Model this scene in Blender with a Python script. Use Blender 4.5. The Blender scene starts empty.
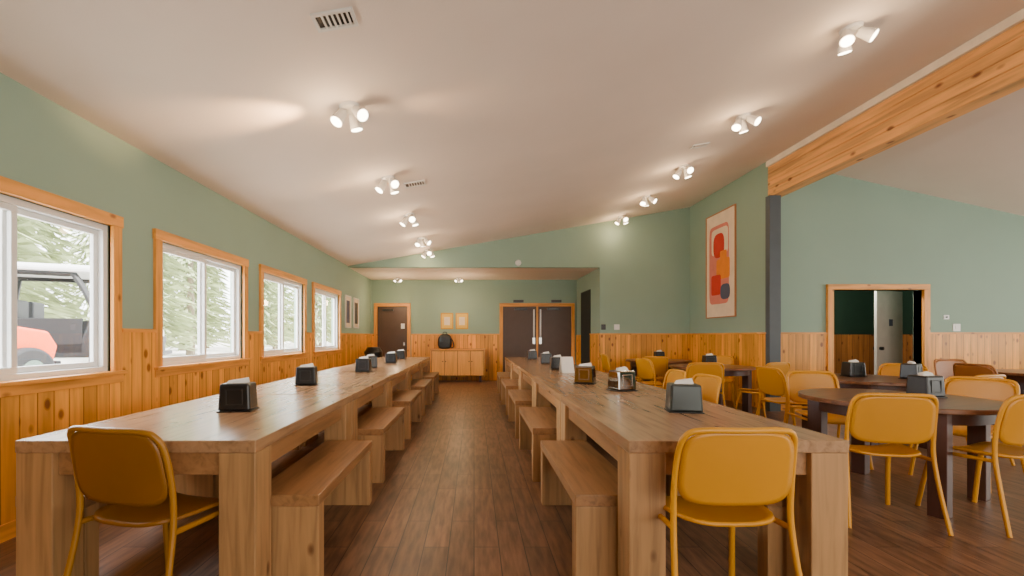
import bpy,bmesh,math,random
from mathutils import Vector,Matrix
random.seed(7)
COL=bpy.context.scene.collection
pi=math.pi
def s2l(c):
    return tuple(((v/255)/12.92 if v/255<=0.04045 else ((v/255+0.055)/1.055)**2.4) for v in c)+(1,)
# ---------------- materials ----------------
def nm(name):
    m=bpy.data.materials.new(name); m.use_nodes=True
    nt=m.node_tree; b=nt.nodes["Principled BSDF"]
    return m,nt,b
def ramp(nt,stops):
    r=nt.nodes.new("ShaderNodeValToRGB"); e=r.color_ramp.elements
    e[0].position,e[0].color=stops[0]; e[1].position,e[1].color=stops[-1]
    for p,c in stops[1:-1]:
        n=e.new(p); n.color=c
    return r
def mul(c,k): return (c[0]*k,c[1]*k,c[2]*k,1)
def plain(name,rgb,rough=.5,metal=0,var=.06,scale=6,bump=0,emit=0):
    m,nt,b=nm(name); c=s2l(rgb)
    tc=nt.nodes.new("ShaderNodeTexCoord"); n=nt.nodes.new("ShaderNodeTexNoise"); n.inputs["Scale"].default_value=scale; n.inputs["Detail"].default_value=3
    nt.links.new(tc.outputs["Object"],n.inputs["Vector"])
    r=ramp(nt,[(.3,mul(c,1-var)),(.7,mul(c,1+var))])
    nt.links.new(n.outputs["Fac"],r.inputs[0]); nt.links.new(r.outputs[0],b.inputs["Base Color"])
    b.inputs["Roughness"].default_value=rough; b.inputs["Metallic"].default_value=metal
    if bump:
        n2=nt.nodes.new("ShaderNodeTexNoise"); n2.inputs["Scale"].default_value=90; nt.links.new(tc.outputs["Object"],n2.inputs["Vector"])
        bp=nt.nodes.new("ShaderNodeBump"); bp.inputs["Strength"].default_value=bump; bp.inputs["Distance"].default_value=.01
        nt.links.new(n2.outputs["Fac"],bp.inputs["Height"]); nt.links.new(bp.outputs[0],b.inputs["Normal"])
    if emit:
        b.inputs["Emission Color"].default_value=s2l((255,236,205)); b.inputs["Emission Strength"].default_value=emit
    return m
def wood(name,rgb,axis=1,rough=.45,contrast=.3,knots=True,s=14,kd=(.35,.25,.2,1),kr=(.05,.13)):
    m,nt,b=nm(name); c=s2l(rgb); L=nt.links.new
    tc=nt.nodes.new("ShaderNodeTexCoord"); oi=nt.nodes.new("ShaderNodeObjectInfo")
    add=nt.nodes.new("ShaderNodeVectorMath"); add.operation='ADD'
    sc=nt.nodes.new("ShaderNodeMath"); sc.operation='MULTIPLY'; sc.inputs[1].default_value=11
    L(oi.outputs["Random"],sc.inputs[0]); L(tc.outputs["Object"],add.inputs[0]); L(sc.outputs[0],add.inputs[1])
    mp=nt.nodes.new("ShaderNodeMapping"); v=[s,s,s]; v[axis]=s*.07; mp.inputs["Scale"].default_value=v
    L(add.outputs[0],mp.inputs[0])
    n=nt.nodes.new("ShaderNodeTexNoise"); n.inputs["Scale"].default_value=1.4; n.inputs["Detail"].default_value=7; n.inputs["Distortion"].default_value=.6
    L(mp.outputs[0],n.inputs["Vector"])
    r=ramp(nt,[(.32,mul(c,1-contrast)),(.5,c),(.68,mul(c,1+contrast*.5))]); L(n.outputs["Fac"],r.inputs[0])
    out=r.outputs[0]
    if knots:
        mp2=nt.nodes.new("ShaderNodeMapping"); v=[6,6,6]; v[axis]=3.2; mp2.inputs["Scale"].default_value=v; L(add.outputs[0],mp2.inputs[0])
        vo=nt.nodes.new("ShaderNodeTexVoronoi"); vo.inputs["Scale"].default_value=1; L(mp2.outputs[0],vo.inputs["Vector"])
        r2=ramp(nt,[(kr[0],kd),(kr[1],(1,1,1,1))]); L(vo.outputs["Distance"],r2.inputs[0])
        mx=nt.nodes.new("ShaderNodeMixRGB"); mx.blend_type='MULTIPLY'; mx.inputs[0].default_value=.9
        L(out,mx.inputs[1]); L(r2.outputs[0],mx.inputs[2]); out=mx.outputs[0]
    L(out,b.inputs["Base Color"]); b.inputs["Roughness"].default_value=rough
    return m
def wainscot_mat(name,rgb):
    m,nt,b=nm(name); L=nt.links.new; c=s2l(rgb)
    tc=nt.nodes.new("ShaderNodeTexCoord"); sp=nt.nodes.new("ShaderNodeSeparateXYZ"); L(tc.outputs["Object"],sp.inputs[0])
    def M(op,a,bv=None):
        n=nt.nodes.new("ShaderNodeMath"); n.operation=op; 
        for i,x in enumerate((a,bv)):
            if x is None: continue
            if isinstance(x,(int,float)): n.inputs[i].default_value=x
            else: L(x,n.inputs[i])
        return n.outputs[0]
    q=M('DIVIDE',M('ADD',sp.outputs[0],sp.outputs[1]),.115); fr=M('FRACT',q); fl=M('FLOOR',q)
    wn=nt.nodes.new("ShaderNodeTexWhiteNoise"); wn.noise_dimensions='1D'; L(fl,wn.inputs["W"])
    mp=nt.nodes.new("ShaderNodeMapping"); mp.inputs["Scale"].default_value=(18,18,1.3)
    ad=nt.nodes.new("ShaderNodeVectorMath"); ad.operation='ADD'; L(tc.outputs["Object"],ad.inputs[0]); L(wn.outputs["Color"],ad.inputs[1]); L(ad.outputs[0],mp.inputs[0])
    n=nt.nodes.new("ShaderNodeTexNoise"); n.inputs["Scale"].default_value=1.5; n.inputs["Detail"].default_value=5; L(mp.outputs[0],n.inputs["Vector"])
    r=ramp(nt,[(.3,mul(c,.74)),(.7,mul(c,1.12))]); L(n.outputs["Fac"],r.inputs[0])
    hv=nt.nodes.new("ShaderNodeHueSaturation"); L(r.outputs[0],hv.inputs["Color"]); L(M('ADD',M('MULTIPLY',wn.outputs["Value"],.45),.74),hv.inputs["Value"])
    mp2=nt.nodes.new("ShaderNodeMapping"); mp2.inputs["Scale"].default_value=(8,8,4.8); L(ad.outputs[0],mp2.inputs[0])
    vo=nt.nodes.new("ShaderNodeTexVoronoi"); L(mp2.outputs[0],vo.inputs["Vector"]); vo.inputs["Scale"].default_value=1
    r2=ramp(nt,[(.13,(.22,.09,.04,1)),(.23,(1,1,1,1))]); L(vo.outputs["Distance"],r2.inputs[0])
    g=M('LESS_THAN',fr,.08)
    r3=ramp(nt,[(0,(1,1,1,1)),(1,(.3,.2,.12,1))]); L(g,r3.inputs[0])
    a=nt.nodes.new("ShaderNodeMixRGB"); a.blend_type='MULTIPLY'; a.inputs[0].default_value=.85; L(hv.outputs[0],a.inputs[1]); L(r2.outputs[0],a.inputs[2])
    a2=nt.nodes.new("ShaderNodeMixRGB"); a2.blend_type='MULTIPLY'; a2.inputs[0].default_value=.8; L(a.outputs[0],a2.inputs[1]); L(r3.outputs[0],a2.inputs[2])
    L(a2.outputs[0],b.inputs["Base Color"]); b.inputs["Roughness"].default_value=.42
    bp=nt.nodes.new("ShaderNodeBump"); bp.inputs["Strength"].default_value=.6; bp.inputs["Distance"].default_value=.01; bp.invert=True
    L(g,bp.inputs["Height"]); L(bp.outputs[0],b.inputs["Normal"])
    return m
def floor_mat():
    m,nt,b=nm("plank_tile_floor"); L=nt.links.new
    tc=nt.nodes.new("ShaderNodeTexCoord"); sp=nt.nodes.new("ShaderNodeSeparateXYZ"); cb=nt.nodes.new("ShaderNodeCombineXYZ")
    L(tc.outputs["Object"],sp.inputs[0]); L(sp.outputs[1],cb.inputs[0]); L(sp.outputs[0],cb.inputs[1])
    br=nt.nodes.new("ShaderNodeTexBrick"); L(cb.outputs[0],br.inputs["Vector"])
    br.inputs["Color1"].default_value=s2l((134,96,70)); br.inputs["Color2"].default_value=s2l((112,80,58)); br.inputs["Mortar"].default_value=s2l((56,41,32))
    br.inputs["Scale"].default_value=1; br.inputs["Mortar Size"].default_value=.003; br.inputs["Brick Width"].default_value=1.0; br.inputs["Row Height"].default_value=.145; br.offset=.37
    mp=nt.nodes.new("ShaderNodeMapping"); mp.inputs["Scale"].default_value=(18,2.4,1); L(tc.outputs["Object"],mp.inputs[0])
    n=nt.nodes.new("ShaderNodeTexNoise"); n.inputs["Scale"].default_value=1.6; n.inputs["Detail"].default_value=7; L(mp.outputs[0],n.inputs["Vector"])
    r=ramp(nt,[(.36,(.58,.57,.56,1)),(.64,(1.2,1.2,1.2,1))]); L(n.outputs["Fac"],r.inputs[0])
    mx=nt.nodes.new("ShaderNodeMixRGB"); mx.blend_type='MULTIPLY'; mx.inputs[0].default_value=1; L(br.outputs["Color"],mx.inputs[1]); L(r.outputs[0],mx.inputs[2])
    n3=nt.nodes.new("ShaderNodeTexNoise"); n3.inputs["Scale"].default_value=1.3; n3.inputs["Detail"].default_value=3; L(tc.outputs["Object"],n3.inputs["Vector"])
    r5=ramp(nt,[(.35,(.82,.82,.82,1)),(.65,(1.1,1.1,1.1,1))]); L(n3.outputs["Fac"],r5.inputs[0])
    mx2=nt.nodes.new("ShaderNodeMixRGB"); mx2.blend_type='MULTIPLY'; mx2.inputs[0].default_value=1; L(mx.outputs[0],mx2.inputs[1]); L(r5.outputs[0],mx2.inputs[2])
    L(mx2.outputs[0],b.inputs["Base Color"])
    b.inputs["Roughness"].default_value=.36
    bp=nt.nodes.new("ShaderNodeBump"); bp.inputs["Strength"].default_value=.4; bp.inputs["Distance"].default_value=.005; bp.invert=True
    L(br.outputs["Fac"],bp.inputs["Height"]); L(bp.outputs[0],b.inputs["Normal"])
    return m
def glass_mat():
    m=bpy.data.materials.new("window_glass"); m.use_nodes=True; nt=m.node_tree; nt.nodes.clear()
    o=nt.nodes.new("ShaderNodeOutputMaterial"); t=nt.nodes.new("ShaderNodeBsdfTransparent"); g=nt.nodes.new("ShaderNodeBsdfGlossy"); g.inputs["Roughness"].default_value=.02
    mx=nt.nodes.new("ShaderNodeMixShader"); mx.inputs[0].default_value=.05
    nt.links.new(t.outputs[0],mx.inputs[1]); nt.links.new(g.outputs[0],mx.inputs[2]); nt.links.new(mx.outputs[0],o.inputs[0]); return m
GREEN=plain("sage_wall_paint",(140,165,148),.7,var=.03,scale=1.5,bump=.08)
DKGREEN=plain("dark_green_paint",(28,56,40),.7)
CEIL=plain("ceiling_paint",(236,222,208),.75,var=.03,scale=1.2,bump=.12)
FLOOR=floor_mat(); GLASS=glass_mat()
PINE=wainscot_mat("pine_boards",(238,162,54))
TRIMW=wood("pine_trim",(226,152,60),axis=2,contrast=.3); TRIMH=wood("pine_trim_horizontal",(226,152,60),axis=1,contrast=.3)
TRIMX=wood("pine_trim_cross",(226,152,60),axis=0,contrast=.3)
BEAMW=wood("beam_pine",(234,172,100),axis=1,contrast=.36,s=9,kd=(.22,.09,.04,1),kr=(.1,.2))
BEAMT=plain("beam_edge_trim",(240,226,204),.6)
TTOP=wood("table_top_wood",(162,125,90),axis=1,rough=.25,contrast=.3,knots=True,s=24)
TLEG=wood("table_leg_wood",(172,130,84),axis=2,rough=.5,contrast=.28,s=20)
TBEN=wood("bench_wood",(156,113,72),axis=1,rough=.36,contrast=.3,s=22)
DARKW=wood("walnut_table_wood",(118,78,52),axis=0,rough=.28,contrast=.4,knots=False)
DARKL=wood("dark_leg_wood",(74,44,34),axis=2,rough=.4,contrast=.3,knots=False)
YEL=plain("yellow_plastic",(204,138,4),.36,var=.04,scale=2)
YELF=plain("yellow_powder_coat",(212,146,8),.38,var=.03)
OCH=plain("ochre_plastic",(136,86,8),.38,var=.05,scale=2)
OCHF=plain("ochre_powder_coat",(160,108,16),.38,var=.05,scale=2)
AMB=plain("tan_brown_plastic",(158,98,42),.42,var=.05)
WHITE=plain("white_vinyl",(232,232,230),.4,var=.02)
SPOTW=plain("white_metal",(225,222,216),.35,var=.02)
BLACK=plain("black_plastic",(20,20,21),.3)
BLACK2=plain("dark_grey_plastic",(32,32,32),.3)
STEELG=plain("grey_steel",(52,58,56),.3,metal=.3)
CHROME=plain("brushed_chrome",(190,190,188),.15,metal=1)
CHROMD=plain("dark_mirror_chrome",(140,138,134),.06,metal=1)
NAP=plain("paper_napkin",(238,234,226),.8)
COLUMN=plain("blue_grey_steel_paint",(74,82,88),.5)
DOORD=plain("dark_bronze_door",(82,62,50),.45)
DOORB=plain("pale_grey_door",(212,206,196),.5)
LENS=plain("lit_lamp_lens",(255,240,215),.3,emit=18)
GROUND=plain("pale_gravel",(204,200,190),.9,var=.15,scale=2)
LEAF=plain("pine_foliage",(160,170,128),.9,var=.35,scale=1.5)
BARK=plain("bark",(160,144,124),.9,var=.2)
RUB=plain("tire_rubber",(34,34,36),.8)
VEHW=plain("pale_vehicle_paint",(206,208,210),.35)
VEHG=plain("dark_vehicle_frame",(16,16,18),.5)
ORG=plain("orange_body_paint",(214,74,4),.6)
CREAM=plain("cream_canvas",(236,216,188),.8); PINKM=plain("pink_print",(216,128,112),.8); REDP=plain("red_print",(200,50,34),.8); ORP=plain("orange_print",(232,134,36),.8); BLP=plain("slate_print",(84,88,108),.8)
YMAT=plain("pale_yellow_print",(232,190,80),.8)
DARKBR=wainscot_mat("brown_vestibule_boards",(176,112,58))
# ---------------- mesh helpers ----------------
def add_box(bm,x0,x1,y0,y1,z0,z1,mi=0):
    v=[bm.verts.new(p) for p in ((x0,y0,z0),(x1,y0,z0),(x1,y1,z0),(x0,y1,z0),(x0,y0,z1),(x1,y0,z1),(x1,y1,z1),(x0,y1,z1))]
    for f in ((0,3,2,1),(4,5,6,7),(0,1,5,4),(1,2,6,5),(2,3,7,6),(3,0,4,7)):
        bm.faces.new([v[i] for i in f]).material_index=mi
def add_cyl(bm,a,b,r1,r2=None,seg=24,mi=0):
    a=Vector(a);b=Vector(b);r2=r1 if r2 is None else r2
    d=b-a; q=d.to_track_quat('Z','Y').to_matrix().to_4x4(); M=Matrix.Translation((a+b)/2)@q
    n=len(bm.faces)
    bmesh.ops.create_cone(bm,cap_ends=True,segments=seg,radius1=r1,radius2=r2,depth=d.length,matrix=M)
    bm.faces.ensure_lookup_table()
    for f in bm.faces[n:]: f.material_index=mi
def add_tube(bm,pts,r,seg=10,sx=1.0):
    pts=[Vector(p) for p in pts]
    P=[]
    n=len(pts)
    for i in range(n-1):
        p0=pts[max(i-1,0)];p1=pts[i];p2=pts[i+1];p3=pts[min(i+2,n-1)]
        for k in range(5):
            t=k/5; P.append(.5*((2*p1)+(-p0+p2)*t+(2*p0-5*p1+4*p2-p3)*t*t+(-p0+3*p1-3*p2+p3)*t**3))
    P.append(pts[-1])
    rings=[];up=None
    for i,p in enumerate(P):
        d=(P[min(i+1,len(P)-1)]-P[max(i-1,0)]).normalized()
        if up is None: up=d.orthogonal().normalized()
        up=(up-d*up.dot(d)).normalized(); w=d.cross(up)
        rings.append([bm.verts.new(p+r*(math.cos(2*pi*k/seg)*up+math.sin(2*pi*k/seg)*w)) for k in range(seg)])
    for a,b in zip(rings,rings[1:]):
        for k in range(seg): bm.faces.new((a[k],a[(k+1)%seg],b[(k+1)%seg],b[k]))
    bm.faces.new(rings[0][::-1]); bm.faces.new(rings[-1])
def mk(name,bm,mats,parent=None,smooth=False,bevel=0,loc=None,rot=None,kind=None):
    bmesh.ops.recalc_face_normals(bm,faces=bm.faces)
    me=bpy.data.meshes.new(name); bm.to_mesh(me); bm.free()
    if not isinstance(mats,(list,tuple)): mats=[mats]
    for m in mats: me.materials.append(m)
    if smooth:
        for p in me.polygons: p.use_smooth=True
        try: me.set_sharp_from_angle(angle=math.radians(40))
        except Exception: pass
    o=bpy.data.objects.new(name,me); COL.objects.link(o)
    if parent: o.parent=parent
    if loc: o.location=loc
    if rot: o.rotation_euler=rot
    if kind: o["kind"]=kind
    if bevel:
        b=o.modifiers.new("bevel",'BEVEL'); b.width=bevel; b.segments=2; b.limit_method='ANGLE'
    return o
def box(name,b,mat,parent=None,bevel=0,kind=None,**k):
    bm=bmesh.new()
    for q in (b if isinstance(b[0],(list,tuple)) else [b]): add_box(bm,*q)
    return mk(name,bm,mat,parent,bevel=bevel,kind=kind,**k)
def cyl(name,a,b,r1,mat,parent=None,r2=None,seg=24,bevel=0,**k):
    bm=bmesh.new(); add_cyl(bm,a,b,r1,r2,seg); return mk(name,bm,mat,parent,smooth=True,bevel=bevel,**k)
def prism(name,poly,y0,y1,mat,kind="structure"):
    bm=bmesh.new()
    a=[bm.verts.new((x,y0,z)) for x,z in poly]; b=[bm.verts.new((x,y1,z)) for x,z in poly]
    n=len(poly); bm.faces.new(a); bm.faces.new(b[::-1])
    for i in range(n): bm.faces.new((a[i],b[i],b[(i+1)%n],a[(i+1)%n]))
    return mk(name,bm,mat,kind=kind)
def thing(name,label,category,group=None,loc=(0,0,0),rz=0):
    o=bpy.data.objects.new(name,None); COL.objects.link(o); o.empty_display_size=.1
    o.location=loc; o.rotation_euler=(0,0,rz); o["label"]=label; o["category"]=category
    if group: o["group"]=group
    return o
def dup(root,loc,rz=None,label=None,mats=None):
    def rec(o,par):
        c=o.copy(); COL.objects.link(c); c.parent=par
        if mats and o.type=='MESH':
            c.data=o.data.copy()
            for i,m in enumerate(c.data.materials):
                if m and m.name in mats: c.data.materials[i]=mats[m.name]
        for ch in list(o.children): rec(ch,c)
        return c
    r=rec(root,None); r.location=loc
    if rz is not None: r.rotation_euler=(r.rotation_euler[0],r.rotation_euler[1],rz)
    if label: r["label"]=label
    return r
S="structure"
# ---------------- room shell ----------------
XL=-2.82; XR=4.84; YB=10.2; YA=12.5; YR=7.5; YBK=-3.0; XE=11.0
zl=lambda x:2.79+.172*(x+2.82)
zr=lambda x:4.118-.222*(x-4.9)
box("floor",(XL-.15,XE+.15,YBK-.15,YA+.15,-.15,0),FLOOR,kind=S)
wins=[(2.0,3.615),(4.0,5.63),(5.97,7.6),(7.92,9.57)]
ZW0,ZW1=.855,2.16; C=.085
# left wall with openings
segs=[];y=YBK-.15
for a,b in wins:
    segs.append((XL-.15,XL,y,a+C,0,2.95)); segs.append((XL-.15,XL,a+C,b-C,0,ZW0+C)); segs.append((XL-.15,XL,a+C,b-C,ZW1-C,2.95)); y=b-C
segs.append((XL-.15,XL,y,YA+.15,0,2.95))
box("wall_left",segs,GREEN,kind=S)
ws=[];y=YBK
for a,b in wins:
    ws.append((XL,XL+.02,y,a,0,1.25)); ws.append((XL,XL+.02,a,b,0,ZW0)); y=b
ws.append((XL,XL+.02,y,YA,0,1.25))
box("trim_1",ws,PINE,kind=S)
caps=[];y=YBK
for a,b in wins+[(YA,YA)]:
    caps.append((XL,XL+.035,y,a,1.25,1.28)); y=b
box("trim_2",caps,TRIMH,kind=S)
for i,(a,b) in enumerate(wins):
    bm=bmesh.new()
    # vinyl frame
    y0,y1,z0,z1=a+C,b-C,ZW0+C,ZW1-C; X0,X1=XL-.1,XL-.02; t=.045
    add_box(bm,X0,X1,y0,y1,z0,z0+t);add_box(bm,X0,X1,y0,y1,z1-t,z1);add_box(bm,X0,X1,y0,y0+t,z0+t,z1-t);add_box(bm,X0,X1,y1-t,y1,z0+t,z1-t)
    ym=(y0+y1)/2
    for p,q,xx in ((y0+t,ym+.03,XL-.055),(ym-.03,y1-t,XL-.09)):
        s=.04
        add_box(bm,xx,xx+.03,p,q,z0+t,z0+t+s);add_box(bm,xx,xx+.03,p,q,z1-t-s,z1-t);add_box(bm,xx,xx+.03,p,p+s,z0+t+s,z1-t-s);add_box(bm,xx,xx+.03,q-s,q,z0+t+s,z1-t-s)
    w=mk("window_%d"%(i+1),bm,WHITE,bevel=.004,kind=S)
    bm=bmesh.new()
    add_box(bm,XL-.042,XL-.038,y0+t+.04,ym-.01,z0+t+.04,z1-t-.04); add_box(bm,XL-.077,XL-.073,ym+.01,y1-t-.04,z0+t+.04,z1-t-.04)
    mk("glass_pane",bm,GLASS,w)
    bm=bmesh.new()
    e=.028
    add_box(bm,XL-.02,XL+e,a,a+C,ZW0,ZW1);add_box(bm,XL-.02,XL+e,b-C,b,ZW0,ZW1)
    mk("casing_side",bm,TRIMW,w,bevel=.004)
    bm=bmesh.new()
    add_box(bm,XL-.02,XL+e+.004,a-.01,b+.01,ZW1-C,ZW1+.005);add_box(bm,XL-.02,XL+e+.004,a-.01,b+.01,ZW0,ZW0+C);add_box(bm,XL-.02,XL+.06,a-.02,b+.02,ZW0+C-.02,ZW0+C+.008)
    mk("casing_sill",bm,TRIMH,w,bevel=.004)
# gable wall
prism("wall_back",[(XL-.02,2.76),(2.82,2.76),(2.82,0),(XR+.02,0),(XR+.02,zl(XR)+.1),(XL-.02,zl(XL)+.05)],YB,YB+.12,GREEN)
box("wall_alcove_right",(2.82,2.97,YB+.12,YA+.15,0,2.9),GREEN,kind=S)
box("wall_alcove_back",(XL-.15,2.97,YA,YA+.15,0,2.9),GREEN,kind=S)
box("ceiling_alcove",(XL-.1,2.97,YB+.12,YA+.15,2.76,2.9),CEIL,kind=S)
box("wall_middle",(XR,XR+.2,YR+.15,YB+.12,0,4.25),GREEN,kind=S)
prism("wall_right_back",[(XR,0),(5.9,0),(5.9,1.98),(7.38,1.98),(7.38,0),(XE,0),(XE,zr(XE)+.08),(4.95,4.16),(XR,4.16)],YR,YR+.15,GREEN)
box("wall_right",(XE,XE+.15,YBK-.15,YR+.15,0,3.0),GREEN,kind=S)
prism("wall_front",[(XL-.15,0),(XE+.15,0),(XE+.15,2.95),(4.9,4.3),(XL-.15,2.95)],YBK-.15,YBK,GREEN)
prism("ceiling",[(XL-.15,zl(XL-.15)),(4.9,zl(4.9)),(4.9,zl(4.9)+.15),(XL-.15,zl(XL-.15)+.15)],YBK-.15,YB+.2,CEIL)
prism("ceiling_right",[(4.9,zr(4.9)),(XE+.15,zr(XE+.15)),(XE+.15,zr(XE+.15)+.15),(4.9,zr(4.9)+.15)],YBK-.15,YR+.16,CEIL)
# wainscots
def wain(n,bx,mat=PINE): box("trim_%d"%n,bx,mat,kind=S)
wain(3,[(XL+.02,-2.74,YA-.02,YA,0,1.25),(-1.72,.70,YA-.02,YA,0,1.25)])
wain(4,[(2.80,2.82,YB,11.0,0,1.25),(2.80,2.82,11.95,YA,0,1.25)])
wain(5,(2.80,XR-.02,YB-.02,YB,0,1.25))
wain(6,(XR-.02,XR,YR,YB-.02,0,1.25))
wain(7,[(XR+.0,5.81,YR-.02,YR,0,1.25),(7.47,XE,YR-.02,YR,0,1.25)])
box("trim_8",[(XL+.03,-2.74,YA-.035,YA,1.25,1.28),(-1.72,.70,YA-.035,YA,1.25,1.28),(2.785,XR-.03,YB-.035,YB,1.25,1.28),(XR-.2,5.81,YR-.035,YR,1.25,1.28),(7.47,XE,YR-.035,YR,1.25,1.28)],TRIMX,kind=S)
box("trim_9",[(XR-.035,XR,YR,YB-.02,1.25,1.28),(2.785,2.82,YB,11.0,1.25,1.28)],TRIMH,kind=S)
box("baseboard_left",(XL+.02,XL+.035,YBK,YA,0,.1),TRIMH,kind=S)
box("baseboard_back",(2.8,XR-.02,YB-.035,YB-.02,0,.1),TRIMX,kind=S)
box("baseboard_right",[(XR+.1,5.81,YR-.035,YR-.02,0,.1),(7.47,XE,YR-.035,YR-.02,0,.1)],TRIMX,kind=S)
# beam + column
bo=box("ceiling_beam",[(XR,XR+.22,YBK,YR,3.50+.125*i+.002,3.50+.125*(i+1)-.001) for i in range(4)],BEAMW,bevel=.01,kind=S); bo["label"]="exposed laminated pine ridge beam running under the ceiling"
box("trim_10",(XR-.03,XR+.04,YBK,YR,4.0,4.09),BEAMT,kind=S)
co=box("support_column",[(4.80,4.97,YR-.13,YR-.11,0,3.5),(4.80,4.97,YR-.04,YR-.02,0,3.5),(4.88,4.90,YR-.11,YR-.04,0,3.5)],COLUMN,kind=S); co["label"]="grey painted steel column under the beam"
box("column_face",(4.79,4.80,YR-.13,YR-.02,0,3.5),COLUMN,co)
# doors in alcove
def door(n,x0,x1,Y,top,leaves,mat):
    t=.09
    d=box("door_%d"%n,[(x0+t+(x1-x0-2*t)*i/leaves+.004,x0+t+(x1-x0-2*t)*(i+1)/leaves-.004,Y-.03,Y-.001,.01,top-t) for i in range(leaves)],mat,bevel=.004,kind=S)
    box("door_casing",[(x0,x0+t,Y-.045,Y,0,top-t),(x1-t,x1,Y-.045,Y,0,top-t)],TRIMW,d,bevel=.004)
    box("door_head_casing",(x0,x1,Y-.045,Y,top-t,top),TRIMX,d,bevel=.004)
    return d
d=door(1,-2.74,-1.74,YA,2.12,1,DOORD)
box("door_handle",(-1.93,-1.89,YA-.09,YA-.03,.95,1.05),CHROME,d,bevel=.005)
box("door_closer",(-2.5,-2.2,YA-.09,YA-.03,1.9,1.96),STEELG,d,bevel=.005)
box("door_sign",(-2.0,-1.9,YA-.036,YA-.03,1.42,1.56),WHITE,d)
d=door(2,.70,2.76,YA,2.12,2,DOORD)
for xx in (1.64,1.82):
    box("door_handle",(xx-.02,xx+.02,YA-.06,YA-.03,1.2,1.95),SPOTW,d,bevel=.004)
    box("push_plate",(xx-.035,xx+.035,YA-.036,YA-.0305,1.0,1.18),CHROMD,d,bevel=.002)
box("center_post",(1.705,1.755,YA-.05,YA-.0305,.01,2.03),TRIMW,d,bevel=.003)
box("door_closer",[(1.1,1.45,YA-.1,YA-.03,1.93,1.99),(2.0,2.35,YA-.1,YA-.03,1.93,1.99)],BLACK2,d,bevel=.005)
box("door_sign_plate",[(1.08,1.36,YA-.02,YA-.001,2.14,2.21),(2.12,2.4,YA-.02,YA-.001,2.14,2.21)],BLACK2,d,bevel=.003)
# flat dark sheet painted as the shade of an opening in alcove right wall
d=box("door_3",(2.805,2.82,11.0,11.95,.01,2.35),plain("near_black_green",(30,38,34),.6),kind=S)
# opening in right back wall + vestibule
t4=box("trim_11",[(5.8,5.9,YR-.045,YR+.15,0,1.98),(7.38,7.48,YR-.045,YR+.15,0,1.98)],TRIMW,bevel=.004,kind=S)
box("trim_12",(5.8,7.48,YR-.045,YR+.15,1.98,2.07),TRIMX,bevel=.004,kind=S)
box("wall_vestibule",[(5.6,5.75,YR+.15,9.6,0,2.5),(8.6,8.75,YR+.15,9.6,0,2.5),(5.6,8.75,9.5,9.65,0,2.5),(5.6,8.75,YR+.15,9.6,2.5,2.6)],DKGREEN,kind=S)
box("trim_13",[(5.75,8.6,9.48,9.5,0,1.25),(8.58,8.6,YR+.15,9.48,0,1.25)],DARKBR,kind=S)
d=box("door_4",(-.4,.4,-.02,.02,.01,2.03),DOORB,bevel=.004,kind=S,loc=(7.47,8.2,0),rot=(0,0,math.radians(22)))
cyl("door_handle",(-.3,-.07,1.0),(-.3,.07,1.0),.03,BLACK,d)
box("door_hinge",[(.4,.41,-.02,.02,z,z+.1) for z in (.2,1.0,1.8)],CHROME,d)
box("door_sign",(-.03,.08,-.025,-.0201,1.4,1.52),BLP,d)
# vents, detectors, plates
def on_ceiling(o,x,y):
    o.location=(x,y,zl(x)); o.rotation_euler=(0,-math.atan(.172),0)
def vent(x,y,w,h,zfun=None,label="white metal ceiling air vent with dark louvres"):
    v=thing("air_vent",label,"vent","ceiling air vents"); on_ceiling(v,x,y)
    box("vent_frame",[(-w/2,w/2,-h/2,-h/2+.02,-.015,-.001),(-w/2,w/2,h/2-.02,h/2,-.015,-.001),(-w/2,-w/2+.02,-h/2+.02,h/2-.02,-.015,-.001),(w/2-.02,w/2,-h/2+.02,h/2-.02,-.015,-.001)],SPOTW,v)
    box("vent_louvres",[(-w/2+.02+i*(w-.04)/7+.004,-w/2+.02+i*(w-.04)/7+.016,-h/2+.02,h/2-.02,-.012,-.002) for i in range(1,7)],SPOTW,v)
    box("vent_duct",(-w/2+.02,w/2-.02,-h/2+.02,h/2-.02,-.002,-.0005),BLACK,v)
vent(-.84,2.74,.25,.15); vent(-.75,5.75,.27,.18); vent(3.05,6.15,.22,.12)
v=thing("smoke_detector","round white smoke detector on the green gable wall","smoke detector",loc=(.99,YB,2.86))
cyl("detector_body",(0,0,0),(0,-.04,0),.07,SPOTW,v,r2=.055,bevel=.004)
v=thing("ceiling_sensor","small dark round sensor on the sloped ceiling","sensor",loc=(9.2,6.6,zr(9.2)))
cyl("sensor_body",(0,0,0),(0,0,-.04),.09,BLACK,v,r2=.06)
def plate(name,label,cat,loc,w,h,axis='y',mat=WHITE,mat2=BLACK):
    p=thing(name,label,cat,loc=loc)
    box("cover_plate",(-w/2,w/2,-.008,-.0005,-h/2,h/2),mat,p,bevel=.002)
    box("switch_toggle",(-w/6,w/6,-.014,-.008,-h/5,h/5),mat2,p)
    return p
plate("light_switch","white light switch plate on the green wall","light switch",(3.2,YB,1.42),.12,.12,mat2=WHITE)
plate("thermostat","small dark wall thermostat beside the gable opening","thermostat",(2.9,YB,1.42),.1,.12,mat=BLACK)
plate("light_switch","white light switch plate above the wainscot","light switch",(7.95,YR,1.36),.12,.12,mat2=WHITE)
plate("thermostat","small white thermostat box above the wainscot","thermostat",(7.78,YR,1.53),.09,.07)
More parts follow.
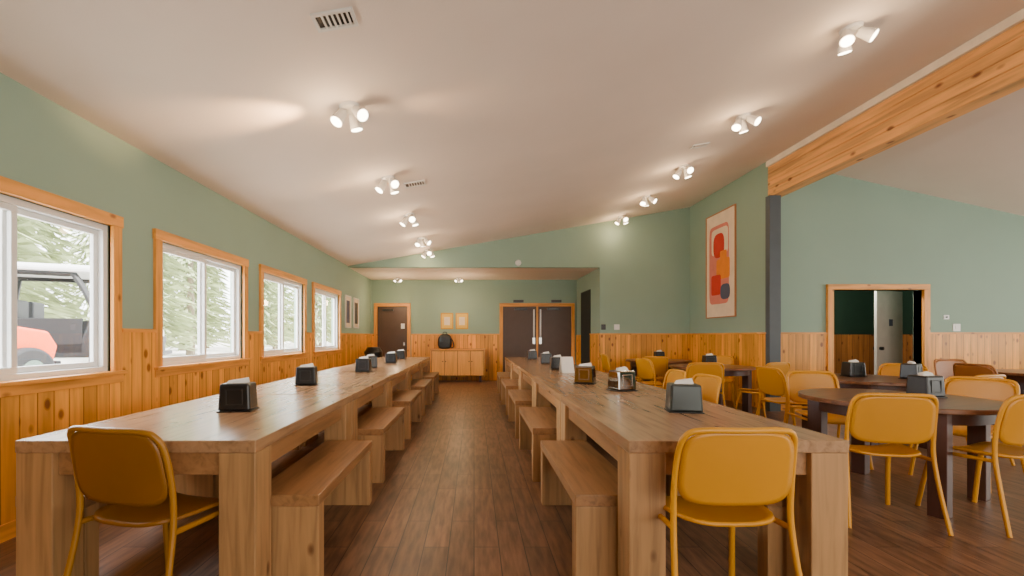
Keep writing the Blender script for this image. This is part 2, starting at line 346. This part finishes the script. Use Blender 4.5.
# ---------------- tables & benches ----------------
def long_table(x0,x1,label,group):
    w=x1-x0; L=1.58; r=thing("dining_table",label,"table",group)
    s=.165
    top=box("tabletop",(-w/2,w/2,-L/2,L/2,.705,.76),TTOP,r,bevel=.004)
    for sx in (-1,1):
        for sy in (-1,1):
            xa,xb=sorted((sx*(w/2-.002),sx*(w/2-s))); ya,yb=sorted((sy*(L/2-.002),sy*(L/2-s)))
            box("leg",(xa,xb,ya,yb,0,.7045),TLEG,r,bevel=.005)
    for sx in (-1,1):
        xa,xb=sorted((sx*(w/2-.03),sx*(w/2-.07)))
        box("apron",(xa,xb,-L/2+s+.001,L/2-s-.001,.6,.7045),TBEN,r,bevel=.003)
    for sy in (-1,1):
        ya,yb=sorted((sy*(L/2-.03),sy*(L/2-.07)))
        box("apron",(-w/2+s+.001,w/2-s-.001,ya,yb,.6,.7045),TBEN,r,bevel=.003)
    return r
def bench():
    r=thing("bench","low pine plank bench beside the long table","bench","benches along the long tables")
    w,L=.34,1.16
    box("seat",(-w/2,w/2,-L/2,L/2,.395,.45),TBEN,r,bevel=.004)
    for s in (-1,1):
        ya,yb=sorted((s*(L/2-.002),s*(L/2-.085)))
        box("leg",(-w/2+.002,w/2-.002,ya,yb,0,.3945),TLEG,r,bevel=.004)
    box("stretcher",(-.03,.03,-L/2+.087,L/2-.087,.28,.394),TBEN,r,bevel=.003)
    return r
ys=[2.0+1.6*i+.79 for i in range(5)]
LX0,LX1=-2.02,-.96; RX0,RX1=.68,1.65
tl=long_table(LX0,LX1,"long light-brown pine dining table with chunky square legs","row of pine tables by the windows"); tl.location=((LX0+LX1)/2,ys[0],0)
tr=long_table(RX0,RX1,"long light-brown pine dining table with chunky square legs","row of pine tables beside the aisle"); tr.location=((RX0+RX1)/2,ys[0],0)
for y in ys[1:]:
    dup(tl,((LX0+LX1)/2,y,0)); dup(tr,((RX0+RX1)/2,y,0))
b0=bench(); b0.location=(-.92,ys[0]-.01,0)
first=True
for i,y in enumerate(ys):
    if i: dup(b0,(-.92,y-.04,0))
    dup(b0,(LX0-.02,y-.02,0)); dup(b0,(.66,y-.01,0))
    if i!=1: dup(b0,(RX1-.06,y-.01,0))
# ---------------- chairs ----------------
def disc(a,b,n_exp,f,rings=9,seg=56):
    bm=bmesh.new(); c=bm.verts.new(f(0,0)); prev=None
    for k in range(1,rings+1):
        r=k/rings; ring=[]
        for j in range(seg):
            t=2*pi*j/seg; ct,st=math.cos(t),math.sin(t)
            x=a*r*math.copysign(abs(ct)**(2/n_exp),ct); y=b*r*math.copysign(abs(st)**(2/n_exp),st)
            ring.append(bm.verts.new(f(x,y)))
        for j in range(seg):
            if prev: bm.faces.new((prev[j],ring[j],ring[(j+1)%seg],prev[(j+1)%seg]))
            else: bm.faces.new((c,ring[j],ring[(j+1)%seg]))
        prev=ring
    return bm
def chair():
    r=thing("dining_chair","yellow moulded cafe chair with rounded back and slim splayed legs","chair","yellow dining chairs")
    # seat: facing +Y
    bm=disc(.225,.22,4.5,lambda x,y:(x*(1-.12*(-y)/.22),y,.445+.03*(abs(x)/.225)**3-.03*max(0,y/.22)**4+.02*max(0,-y/.22)**3))
    o=mk("seat",bm,YEL,r,smooth=True); m=o.modifiers.new("s",'SOLIDIFY'); m.thickness=.016; m.offset=-1
    zc=.69
    bm=disc(.227,.155,4.4,lambda x,z:(x*(1-.03*z/.15),-.222-.055*(z+.15)/.3+.02*(x/.22)**2,zc+z))
    o=mk("backrest",bm,YEL,r,smooth=True); m=o.modifiers.new("s",'SOLIDIFY'); m.thickness=.007; m.offset=0
    bm=bmesh.new()
    add_tube(bm,[(-.27,-.29,.0),(-.25,-.235,.25),(-.24,-.2,.46),(-.238,-.205,.62),(-.231,-.23,.76),(-.214,-.252,.822),(-.165,-.268,.847),(0,-.284,.85),(.165,-.268,.847),(.214,-.252,.822),(.231,-.23,.76),(.238,-.205,.62),(.24,-.2,.46),(.25,-.235,.25),(.27,-.29,.0)],.0125,10)
    mk("frame",bm,YELF,r,smooth=True)
    for s in (-1,1):
        bm=bmesh.new(); add_tube(bm,[(s*.24,-.2,.435),(s*.232,0,.425),(s*.215,.17,.42)],.012,8); mk("seat_rail",bm,YELF,r,smooth=True)
        bm=bmesh.new(); add_tube(bm,[(s*.205,.15,.43),(s*.22,.19,.3),(s*.245,.235,0)],.0145,10); mk("leg",bm,YELF,r,smooth=True)
    return r
ch=chair(); ch.location=(1.055,2.06,0)
R=math.radians
ch["label"]="yellow cafe chair pulled to the end of the pine table"
LT="yellow moulded cafe chair at a round walnut table"
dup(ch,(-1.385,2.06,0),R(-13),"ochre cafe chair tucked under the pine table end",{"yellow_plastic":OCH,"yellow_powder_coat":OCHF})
for x,y,rz in ((2.71,3.12,-12),(3.47,3.08,8),(3.42,4.42,172),(4.14,3.85,110),(3.68,5.3,-90),(4.75,4.5,15),(5.35,5.75,125),(3.2,6.45,-10),(4.1,6.5,20),(2.95,7.3,-80),(4.35,8.1,150),(3.2,8.3,0),(2.85,9.1,-90),(4.45,9.1,90)):
    dup(ch,(x,y,0),R(rz),LT)
for x,y,rz in ((1.9,4.2,92),(1.9,4.85,88)):
    dup(ch,(x,y,0),R(rz),"yellow moulded cafe chair beside the long pine table")
for x,y,rz in ((6.75,5.95,-85),(7.1,5.1,10),(7.4,6.85,175)):
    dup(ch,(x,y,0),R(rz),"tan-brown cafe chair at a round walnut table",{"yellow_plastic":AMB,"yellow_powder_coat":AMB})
# round tables
def round_table():
    r=thing("round_table","round dark walnut dining table with square legs","table","round dining tables")
    cyl("tabletop",(0,0,.705),(0,0,.74),.62,DARKW,r,seg=72,bevel=.006)
    bm=bmesh.new(); 
    n=64
    for ra,rb in ((.53,.50),):
        V=[[bm.verts.new((q*math.cos(2*pi*k/n),q*math.sin(2*pi*k/n),z)) for k in range(n)] for q,z in ((ra,.62),(ra,.7045),(rb,.7045),(rb,.62))]
        for a in range(4):
            for k in range(n): bm.faces.new((V[a][k],V[a][(k+1)%n],V[(a+1)%4][(k+1)%n],V[(a+1)%4][k]))
    mk("apron",bm,DARKL,r,smooth=True)
    for k in range(4):
        a=pi/4+k*pi/2; x,y=.515*math.cos(a),.515*math.sin(a)
        box("leg",(x-.05,x+.05,y-.05,y+.05,0,.7045),DARKL,r,bevel=.004)
    return r
rt=round_table(); rt.location=(3.3,3.57,0); rt.rotation_euler=(0,0,R(28))
for x,y,a in ((4.5,5.25,10),(3.8,7.3,30),(3.7,9.15,0),(7.6,6.0,20)): dup(rt,(x,y,0),R(a))
# ---------------- napkin dispensers ----------------
def dispenser(body,label,group):
    r=thing("napkin_dispenser",label,"napkin dispenser",group)
    bm=bmesh.new()
    w,d,h=.085,.07,.17
    v=[bm.verts.new(p) for p in ((-w-.008,-d-.008,.008),(w+.008,-d-.008,.008),(w+.008,d+.008,.008),(-w-.008,d+.008,.008),(-w,-d,h),(w,-d,h),(w,d,h),(-w,d,h))]
    for f in ((0,3,2,1),(4,5,6,7),(0,1,5,4),(1,2,6,5),(2,3,7,6),(3,0,4,7)): bm.faces.new([v[i] for i in f])
    mk("body",bm,body,r,bevel=.012)
    box("base",(-.098,.098,-.083,.083,0,.0078),BLACK,r,bevel=.003)
    if body is not STEELG:
        for s in (-1,1):
            ya,yb=sorted((s*(d+.004),s*(d+.0075)))
            box("face_plate",[(-.05,.05,ya,yb,.04,.048),(-.05,.05,ya,yb,.132,.14),(-.05,-.042,ya,yb,.048,.132),(.042,.05,ya,yb,.048,.132)],CHROME if body is CHROMD else BLACK2,r,bevel=.001)
    bm=bmesh.new()
    for i in range(4):
        x=-.06+i*.004; yy=-.03+i*.014
        a=[bm.verts.new(p) for p in ((x,yy,h+.0005),(x+.11,yy+.004,h+.0005),(x+.1,yy+.012,h+.022+.003*i),(x+.012,yy+.010,h+.018))]
        b=[bm.verts.new(Vector(q.co)+Vector((0,.003,0))) for q in a]
        bm.faces.new(a); bm.faces.new(b[::-1])
        for k in range(4): bm.faces.new((a[k],b[k],b[(k+1)%4],a[(k+1)%4]))
    mk("napkins",bm,NAP,r)
    return r
db=dispenser(BLACK,"black napkin dispenser with white paper napkins on a pine table","napkin dispensers"); db.location=(-1.46,2.82,.76); db.rotation_euler=(0,0,R(8))
for x,y,a in ((-1.58,4.3,10),(-1.42,5.85,0),(-1.5,6.6,20),(-1.4,7.7,0),(-1.45,9.0,0)): dup(db,(x,y,.76),R(a))
for x,y,a in ((1.15,6.3,0),(1.2,7.6,0),(1.15,9.0,0)): dup(db,(x,y,.76),R(a))
dc=dispenser(STEELG,"dark grey steel napkin dispenser on a pine table","napkin dispensers"); dc.location=(1.28,2.78,.76); dc.rotation_euler=(0,0,R(-12))
d2=dispenser(CHROMD,"shiny chrome napkin dispenser with white napkins on a pine table","napkin dispensers"); d2.location=(1.25,3.85,.76); d2.rotation_euler=(0,0,R(20)); dup(d2,(1.08,4.42,.76),R(-24))
for x,y,a in ((3.55,3.58,10),(4.5,5.4,0),(4.9,5.1,30),(3.8,7.35,0),(3.7,9.1,0)):
    dup(db,(x,y,.74),R(a),"black napkin dispenser with white napkins on a walnut table")
tcd=thing("tent_card","blank white folded tent card standing on the pine table","card",loc=(1.16,5.7,.76),rz=R(10))
bm=bmesh.new()
for s in (-1,1):
    v=[bm.verts.new(p) for p in ((-.08,s*.06,0),(.08,s*.06,0),(.08,s*.002,.2),(-.08,s*.002,.2))]; w_=[bm.verts.new(q.co+Vector((0,-s*.0015,0))) for q in v]
    bm.faces.new(v); bm.faces.new(w_[::-1])
    for k in range(4): bm.faces.new((v[k],w_[k],w_[(k+1)%4],v[(k+1)%4]))
mk("card_sheet",bm,NAP,tcd)
# ---------------- spot fixtures ----------------
def fixture(p=10):
    r=thing("ceiling_spotlight","white ceiling spotlight cluster with lit swivel heads","ceiling light","ceiling spotlights")
    cyl("canopy",(0,0,0),(0,0,-.03),.085,SPOTW,r,r2=.075,bevel=.004)
    for k,(a,tx) in enumerate(((200,.5),(330,.6),(85,.4))):
        a=R(a); c=Vector((.085*math.cos(a),.085*math.sin(a),-.085))
        d=Vector((math.cos(a)*tx,math.sin(a)*tx-.25,-.75)).normalized()
        h=cyl("lamp_head",c-d*.05,c+d*.07,.036,SPOTW,r,r2=.052)
        cyl("lens",c+d*.0705,c+d*.074,.045,LENS,h)
        bm=bmesh.new(); add_tube(bm,[(.03*math.cos(a),.03*math.sin(a),-.025),(.06*math.cos(a),.06*math.sin(a),-.05),c-d*.02],.01,8); mk("arm",bm,SPOTW,r,smooth=True)
    l=bpy.data.lights.new("bulb",'POINT'); l.energy=p; l.color=(1,.68,.38); l.shadow_soft_size=.08
    lo=bpy.data.objects.new("bulb",l); COL.objects.link(lo); lo.parent=r; lo.location=(-.12,-.12,-.3)
    return r
fx=fixture(); on_ceiling(fx,-1.02,3.72)
FX=[fx]
for x,y in ((-1.02,5.41),(-1.0,7.05),(-1.0,8.7),(-1.0,9.9),(3.18,3.84),(3.18,5.38),(3.22,7.0),(3.22,8.5),(3.22,9.9)):
    o=dup(fx,(x,y,zl(x))); o.rotation_euler=(0,-math.atan(.172),R(random.uniform(-50,50))); FX.append(o)
for x in (-2.0,-.4):
    o=dup(fx,(x,12.0,2.76)); o.rotation_euler=(0,0,0); o.scale=(.7,.7,.7); o["label"]="small white spotlight cluster on the low flat ceiling"
    for c in o.children:
        if c.type=='LIGHT': c.data=c.data.copy(); c.data.energy=26; c.location=(0,-.6,-1.0)
# swivel heads aimed along the ceiling throw warm pools on it
for o,ang,e,up in ((FX[0],188,150,.42),(FX[0],14,18,.3),(FX[1],182,14,.3)):
    l=bpy.data.lights.new("spot_bulb",'SPOT'); l.energy=e; l.color=(1,.58,.26); l.spot_size=R(50); l.spot_blend=1; l.shadow_soft_size=.06
    lo=bpy.data.objects.new("spot_bulb",l); COL.objects.link(lo); lo.parent=o
    a=R(ang)-o.rotation_euler[2]; lo.location=(.16*math.cos(a),.16*math.sin(a),-.24)
    lo.rotation_euler=Vector((math.cos(a),math.sin(a),up)).to_track_quat('-Z','Y').to_euler()
# ---------------- art ----------------
a=thing("framed_artwork","tall framed abstract print in cream, red and orange","artwork",loc=(XR,8.92,1.58))
W,H=1.06,2.08
box("frame",[(-.03,-.001,-W/2,W/2,0,.02),(-.03,-.001,-W/2,W/2,H-.02,H),(-.03,-.001,-W/2,-W/2+.02,.02,H-.02),(-.03,-.001,W/2-.02,W/2,.02,H-.02)],plain("light_brown_frame",(186,122,78),.5),a,bevel=.003)
bm=bmesh.new(); add_box(bm,-.015,-.001,-W/2+.02,W/2-.02,.02,H-.02,0)
def shp(pts,x,mi):
    v=[bm.verts.new((x,p[0],p[1])) for p in pts]
    bm.faces.new(v).material_index=mi
def ell(cy,cz,ry,rz,n=28,e=3): return [(cy+ry*math.copysign(abs(math.cos(2*pi*k/n))**(2/e),math.cos(2*pi*k/n)),cz+rz*math.copysign(abs(math.sin(2*pi*k/n))**(2/e),math.sin(2*pi*k/n))) for k in range(n)]
shp(ell(.05,1.05,.36,.78,e=9),-.0155,1)
shp(ell(.02,1.5,.30,.26,e=7),-.0165,0); shp(ell(.05,1.42,.2,.24,e=3),-.0175,2); shp(ell(-.1,.95,.24,.2,e=8),-.0172,3); shp(ell(.15,.65,.18,.2,e=8),-.0182,2); shp(ell(-.18,.5,.17,.15,e=3),-.0185,4); shp(ell(-.12,1.2,.12,.1,e=8),-.0188,3)
mk("print",bm,[CREAM,PINKM,REDP,ORP,BLP],a)
def picture(loc,w,h,rz,frame,label,inner,mat=None):
    p=thing("framed_picture",label,"picture","small framed pictures",loc=loc,rz=rz)
    t=.025
    box("frame",[(-w/2,w/2,-.025,-.001,0,t),(-w/2,w/2,-.025,-.001,h-t,h),(-w/2,-w/2+t,-.025,-.001,t,h-t),(w/2-t,w/2,-.025,-.001,t,h-t)],frame,p)
    box("mat_board",(-w/2+t,w/2-t,-.012,-.001,t,h-t),mat or CREAM,p)
    box("print",(-w/2+.09,w/2-.09,-.014,-.0121,.11,h-.11),inner,p)
picture((-.74,YA,1.41),.34,.44,0,YELF,"small gold-framed picture on the green back wall",CREAM,YMAT)
picture((-.33,YA,1.41),.34,.44,0,YELF,"small gold-framed picture on the green back wall",CREAM,YMAT)
picture((XL,10.15,1.4),.45,.72,R(90),SPOTW,"pale framed poster on the green window wall",BLP)
picture((XL,10.85,1.4),.45,.72,R(90),SPOTW,"pale framed poster on the green window wall",STEELG)
# ---------------- cabinet etc ----------------
c=thing("sideboard","light pine sideboard with slatted doors against the back wall","cabinet",loc=(-.43,12.22,0))
CW=wood("cabinet_pine",(230,160,70),axis=2,contrast=.2,knots=False)
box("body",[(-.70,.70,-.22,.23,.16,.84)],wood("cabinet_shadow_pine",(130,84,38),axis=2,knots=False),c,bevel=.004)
box("top",(-.73,.73,-.25,.24,.8405,.875),TRIMX,c,bevel=.004)
box("side_panel",[(-.72,-.7005,-.25,.235,.15,.84),(.7005,.72,-.25,.235,.15,.84)],CW,c)
for i in range(4):
    x0=-.69+i*.345; dd=box("door",(x0+.008,x0+.337,-.245,-.2205,.18,.82),CW,c,bevel=.004)
    box("slats",[(x0+.035+k*.045,x0+.055+k*.045,-.252,-.2455,.22,.78) for k in range(6)],CW,dd)
    cyl("knob",(x0+(.3 if i%2==0 else .03),-.27,.55),(x0+(.3 if i%2==0 else .03),-.2455,.55),.014,BLACK,dd)
for x in (-.6,.6):
    for y in (-.17,.18): box("leg",(x-.03,x+.03,y-.03,y+.03,0,.1595),DARKL,c)
g=thing("backpack","black soft backpack sitting upright on the pine sideboard","bag",loc=(-.78,12.2,.875))
bm=bmesh.new(); bmesh.ops.create_icosphere(bm,subdivisions=4,radius=1)
for v in bm.verts:
    x,y,z=v.co; s=lambda q:math.copysign(abs(q)**.5,q); v.co=(s(x)*.19*(1-.3*max(0,z)),s(y)*.12,.2+s(z)*.2)
mk("bag_body",bm,BLACK,g,smooth=True)
box("front_pocket",(-.13,.13,-.16,-.12,.03,.18),BLACK2,g,bevel=.015)
bm=bmesh.new(); add_tube(bm,[(-.05,0,.38),(-.04,0,.44),(.04,0,.44),(.05,0,.38)],.01,8); mk("carry_handle",bm,BLACK,g,smooth=True)
bm=bmesh.new(); add_tube(bm,[(.12,-.08,.34),(.22,-.12,.2),(.24,-.14,.06),(.17,-.1,.03)],.015,8); mk("shoulder_strap",bm,BLACK2,g,smooth=True)
b=thing("trash_can","tall black plastic trash can in the corner","trash can",loc=(-2.45,11.1,0))
cyl("can_body",(0,0,0),(0,0,.82),.17,BLACK,b,r2=.22); cyl("lid",(0,0,.8205),(0,0,.95),.23,BLACK,b,r2=.15,bevel=.01)
# ---------------- outdoors ----------------
gr=box("ground",(-90,-3.2,-40,120,.2,.3),GROUND,kind=S)
def utv(body,label,loc,rz,bars):
    r=thing("utility_vehicle",label,"vehicle",loc=loc,rz=rz)
    bm=bmesh.new(); prof=[(-1.5,.45),(1.4,.4),(1.5,.75),(1.35,1.0),(.6,1.12),(.45,.7),(-.5,.7),(-.55,1.05),(-1.5,1.1)]
    A=[bm.verts.new((-.68,p,z)) for p,z in prof];B=[bm.verts.new((.68,p,z)) for p,z in prof]
    bm.faces.new(A);bm.faces.new(B[::-1])
    for i in range(len(prof)): bm.faces.new((A[i],B[i],B[(i+1)%len(prof)],A[(i+1)%len(prof)]))
    mk("body",bm,body,r,bevel=.04)
    for s in (-1,1):
        for y in (-.98,.98): 
            w=cyl("wheel",(s*.6,y,.37),(s*.84,y,.37),.37,RUB,r,seg=32,bevel=.05); cyl("hub",(s*.842,y,.37),(s*.86,y,.37),.17,CHROME,w)
        bm=bmesh.new(); add_tube(bm,[(s*.64,.75,1.05),(s*.6,.4,1.85),(s*.6,.2,1.92),(s*.6,-.7,1.92),(s*.62,-.8,1.85),(s*.64,-.9,1.05)],.05,8); mk("roll_bar",bm,bars,r,smooth=True)
        cyl("headlight",(s*.45,1.4,.85),(s*.45,1.47,.85),.09,SPOTW,r)
        box("seat",[(s*.32-.25,s*.32+.25,-.45,.05,.75,.88),(s*.32-.25,s*.32+.25,-.5,-.4,.88,1.45)],VEHG,r,bevel=.04)
        box("door_panel",(s*.66-.02,s*.66+.02,-.55,.5,.5,1.12),body,r,bevel=.01)
    box("roof",(-.72,.72,-.95,.65,1.95,2.08),VEHW,r,bevel=.05)
    box("front_grille",(-.35,.35,1.42,1.52,.5,.72),VEHG,r,bevel=.02)
    box("front_bumper",(-.62,.62,1.5,1.6,.42,.5),VEHG,r,bevel=.02)
    bm=bmesh.new(); v=[bm.verts.new(p) for p in ((-.58,.72,1.1),(.58,.72,1.1),(.56,.4,1.9),(-.56,.4,1.9))]; bm.faces.new(v); mk("windshield",bm,GLASS,r)
    return r
o=utv(VEHG,"dark-framed utility vehicle with pale roof parked outside",(-8.9,9.8,.3),R(-65),VEHG); o.scale=(1.2,1.2,1.14)
utv(ORG,"orange utility vehicle with pale roof parked outside",(-7.9,6.3,.3),R(-8),VEHG)
def tree():
    r=thing("conifer_tree","tall pale-green conifer standing outside the windows","tree","conifers outside")
    cyl("trunk",(0,0,0),(0,0,8.5),.2,BARK,r,r2=.04,seg=12)
    bm=bmesh.new()
    for t in range(34):
        z=.6+t*.25; rad=(2.0*(1-t/35)**.7+.15); n=34
        for k in range(n):
            an=2*pi*k/n+random.uniform(-.15,.15); q=rad*random.uniform(.45,1.1); dz=random.uniform(-.3,.25)
            d=Vector((math.cos(an),math.sin(an),0)); p=Vector((-math.sin(an),math.cos(an),0))
            w=.07+.05*random.random()
            a=bm.verts.new(d*q*.35+Vector((0,0,z+.1)));b1=bm.verts.new(d*q*.7+p*w+Vector((0,0,z+dz)));c=bm.verts.new(d*q+Vector((0,0,z+dz-.15)));e=bm.verts.new(d*q*.7-p*w+Vector((0,0,z+dz+.08)))
            bm.faces.new((a,b1,c,e))
    me=mk("foliage",bm,LEAF,r)
    return r
tt=tree(); tt.location=(-13.5,12.6,.3)
i=0
for i in range(11):
    dup(tt,(-12.5-(i%2)*1.2,17.3+i*4.7,.3),random.uniform(0,6))
for i in range(11):
    o=dup(tt,(-18.8-(i%2)*1.5,9+i*5.1,.3),random.uniform(0,6)); o.scale=(1.1,1.1,1.3)
# ---------------- lights, world, camera ----------------
w=bpy.data.worlds.new("world"); bpy.context.scene.world=w; w.use_nodes=True
bg=w.node_tree.nodes["Background"]; bg.inputs[0].default_value=(.96,.98,1,1); bg.inputs[1].default_value=14.0
def area(name,loc,rot,sx,sy,e,col):
    l=bpy.data.lights.new(name,'AREA'); l.shape='RECTANGLE'; l.size=sx; l.size_y=sy; l.energy=e; l.color=col
    o=bpy.data.objects.new(name,l); COL.objects.link(o); o.location=loc; o.rotation_euler=rot
area("fill_behind",(3.6,-2.9,1.7),(R(90),0,0),7,2.2,290,(1,.92,.83))  # unseen fill lamp added inside the closed wall behind the camera
area("fill_right",(10.9,2.5,1.6),(0,R(90),0),1.8,7,330,(1,.95,.87))  # unseen fill lamp added at the right wall, which has no window
area("fill_outside_windows",(-4.7,5.8,4.0),Vector((1.7,0,-2.4)).to_track_quat('-Z','Y').to_euler(),1.6,9,1600,(.98,.98,1))  # area lamp added outside above the windows, out of view, as extra fill
l=bpy.data.lights.new("vestibule_fill",'POINT'); l.energy=90; l.shadow_soft_size=.1; l.color=(1,.92,.8)  # point lamp without a fixture, added to brighten the vestibule and its door
lo=bpy.data.objects.new("vestibule_fill",l); COL.objects.link(lo); lo.location=(6.5,8.0,2.3)
s=bpy.data.lights.new("sun",'SUN'); s.energy=16; s.angle=.02; s.color=(1,.95,.86)
so=bpy.data.objects.new("sun",s); COL.objects.link(so); so.rotation_euler=Vector((-.6,.35,-.75)).to_track_quat('-Z','Y').to_euler()
cam=bpy.data.cameras.new("camera"); co=bpy.data.objects.new("camera",cam); COL.objects.link(co)
cam.lens=16.0; cam.sensor_width=36; cam.shift_x=38/1024; cam.shift_y=48/1024; cam.clip_start=.05; cam.clip_end=400
co.location=(0,0,1.22); co.rotation_euler=(R(90),0,0)
bpy.context.scene.camera=co
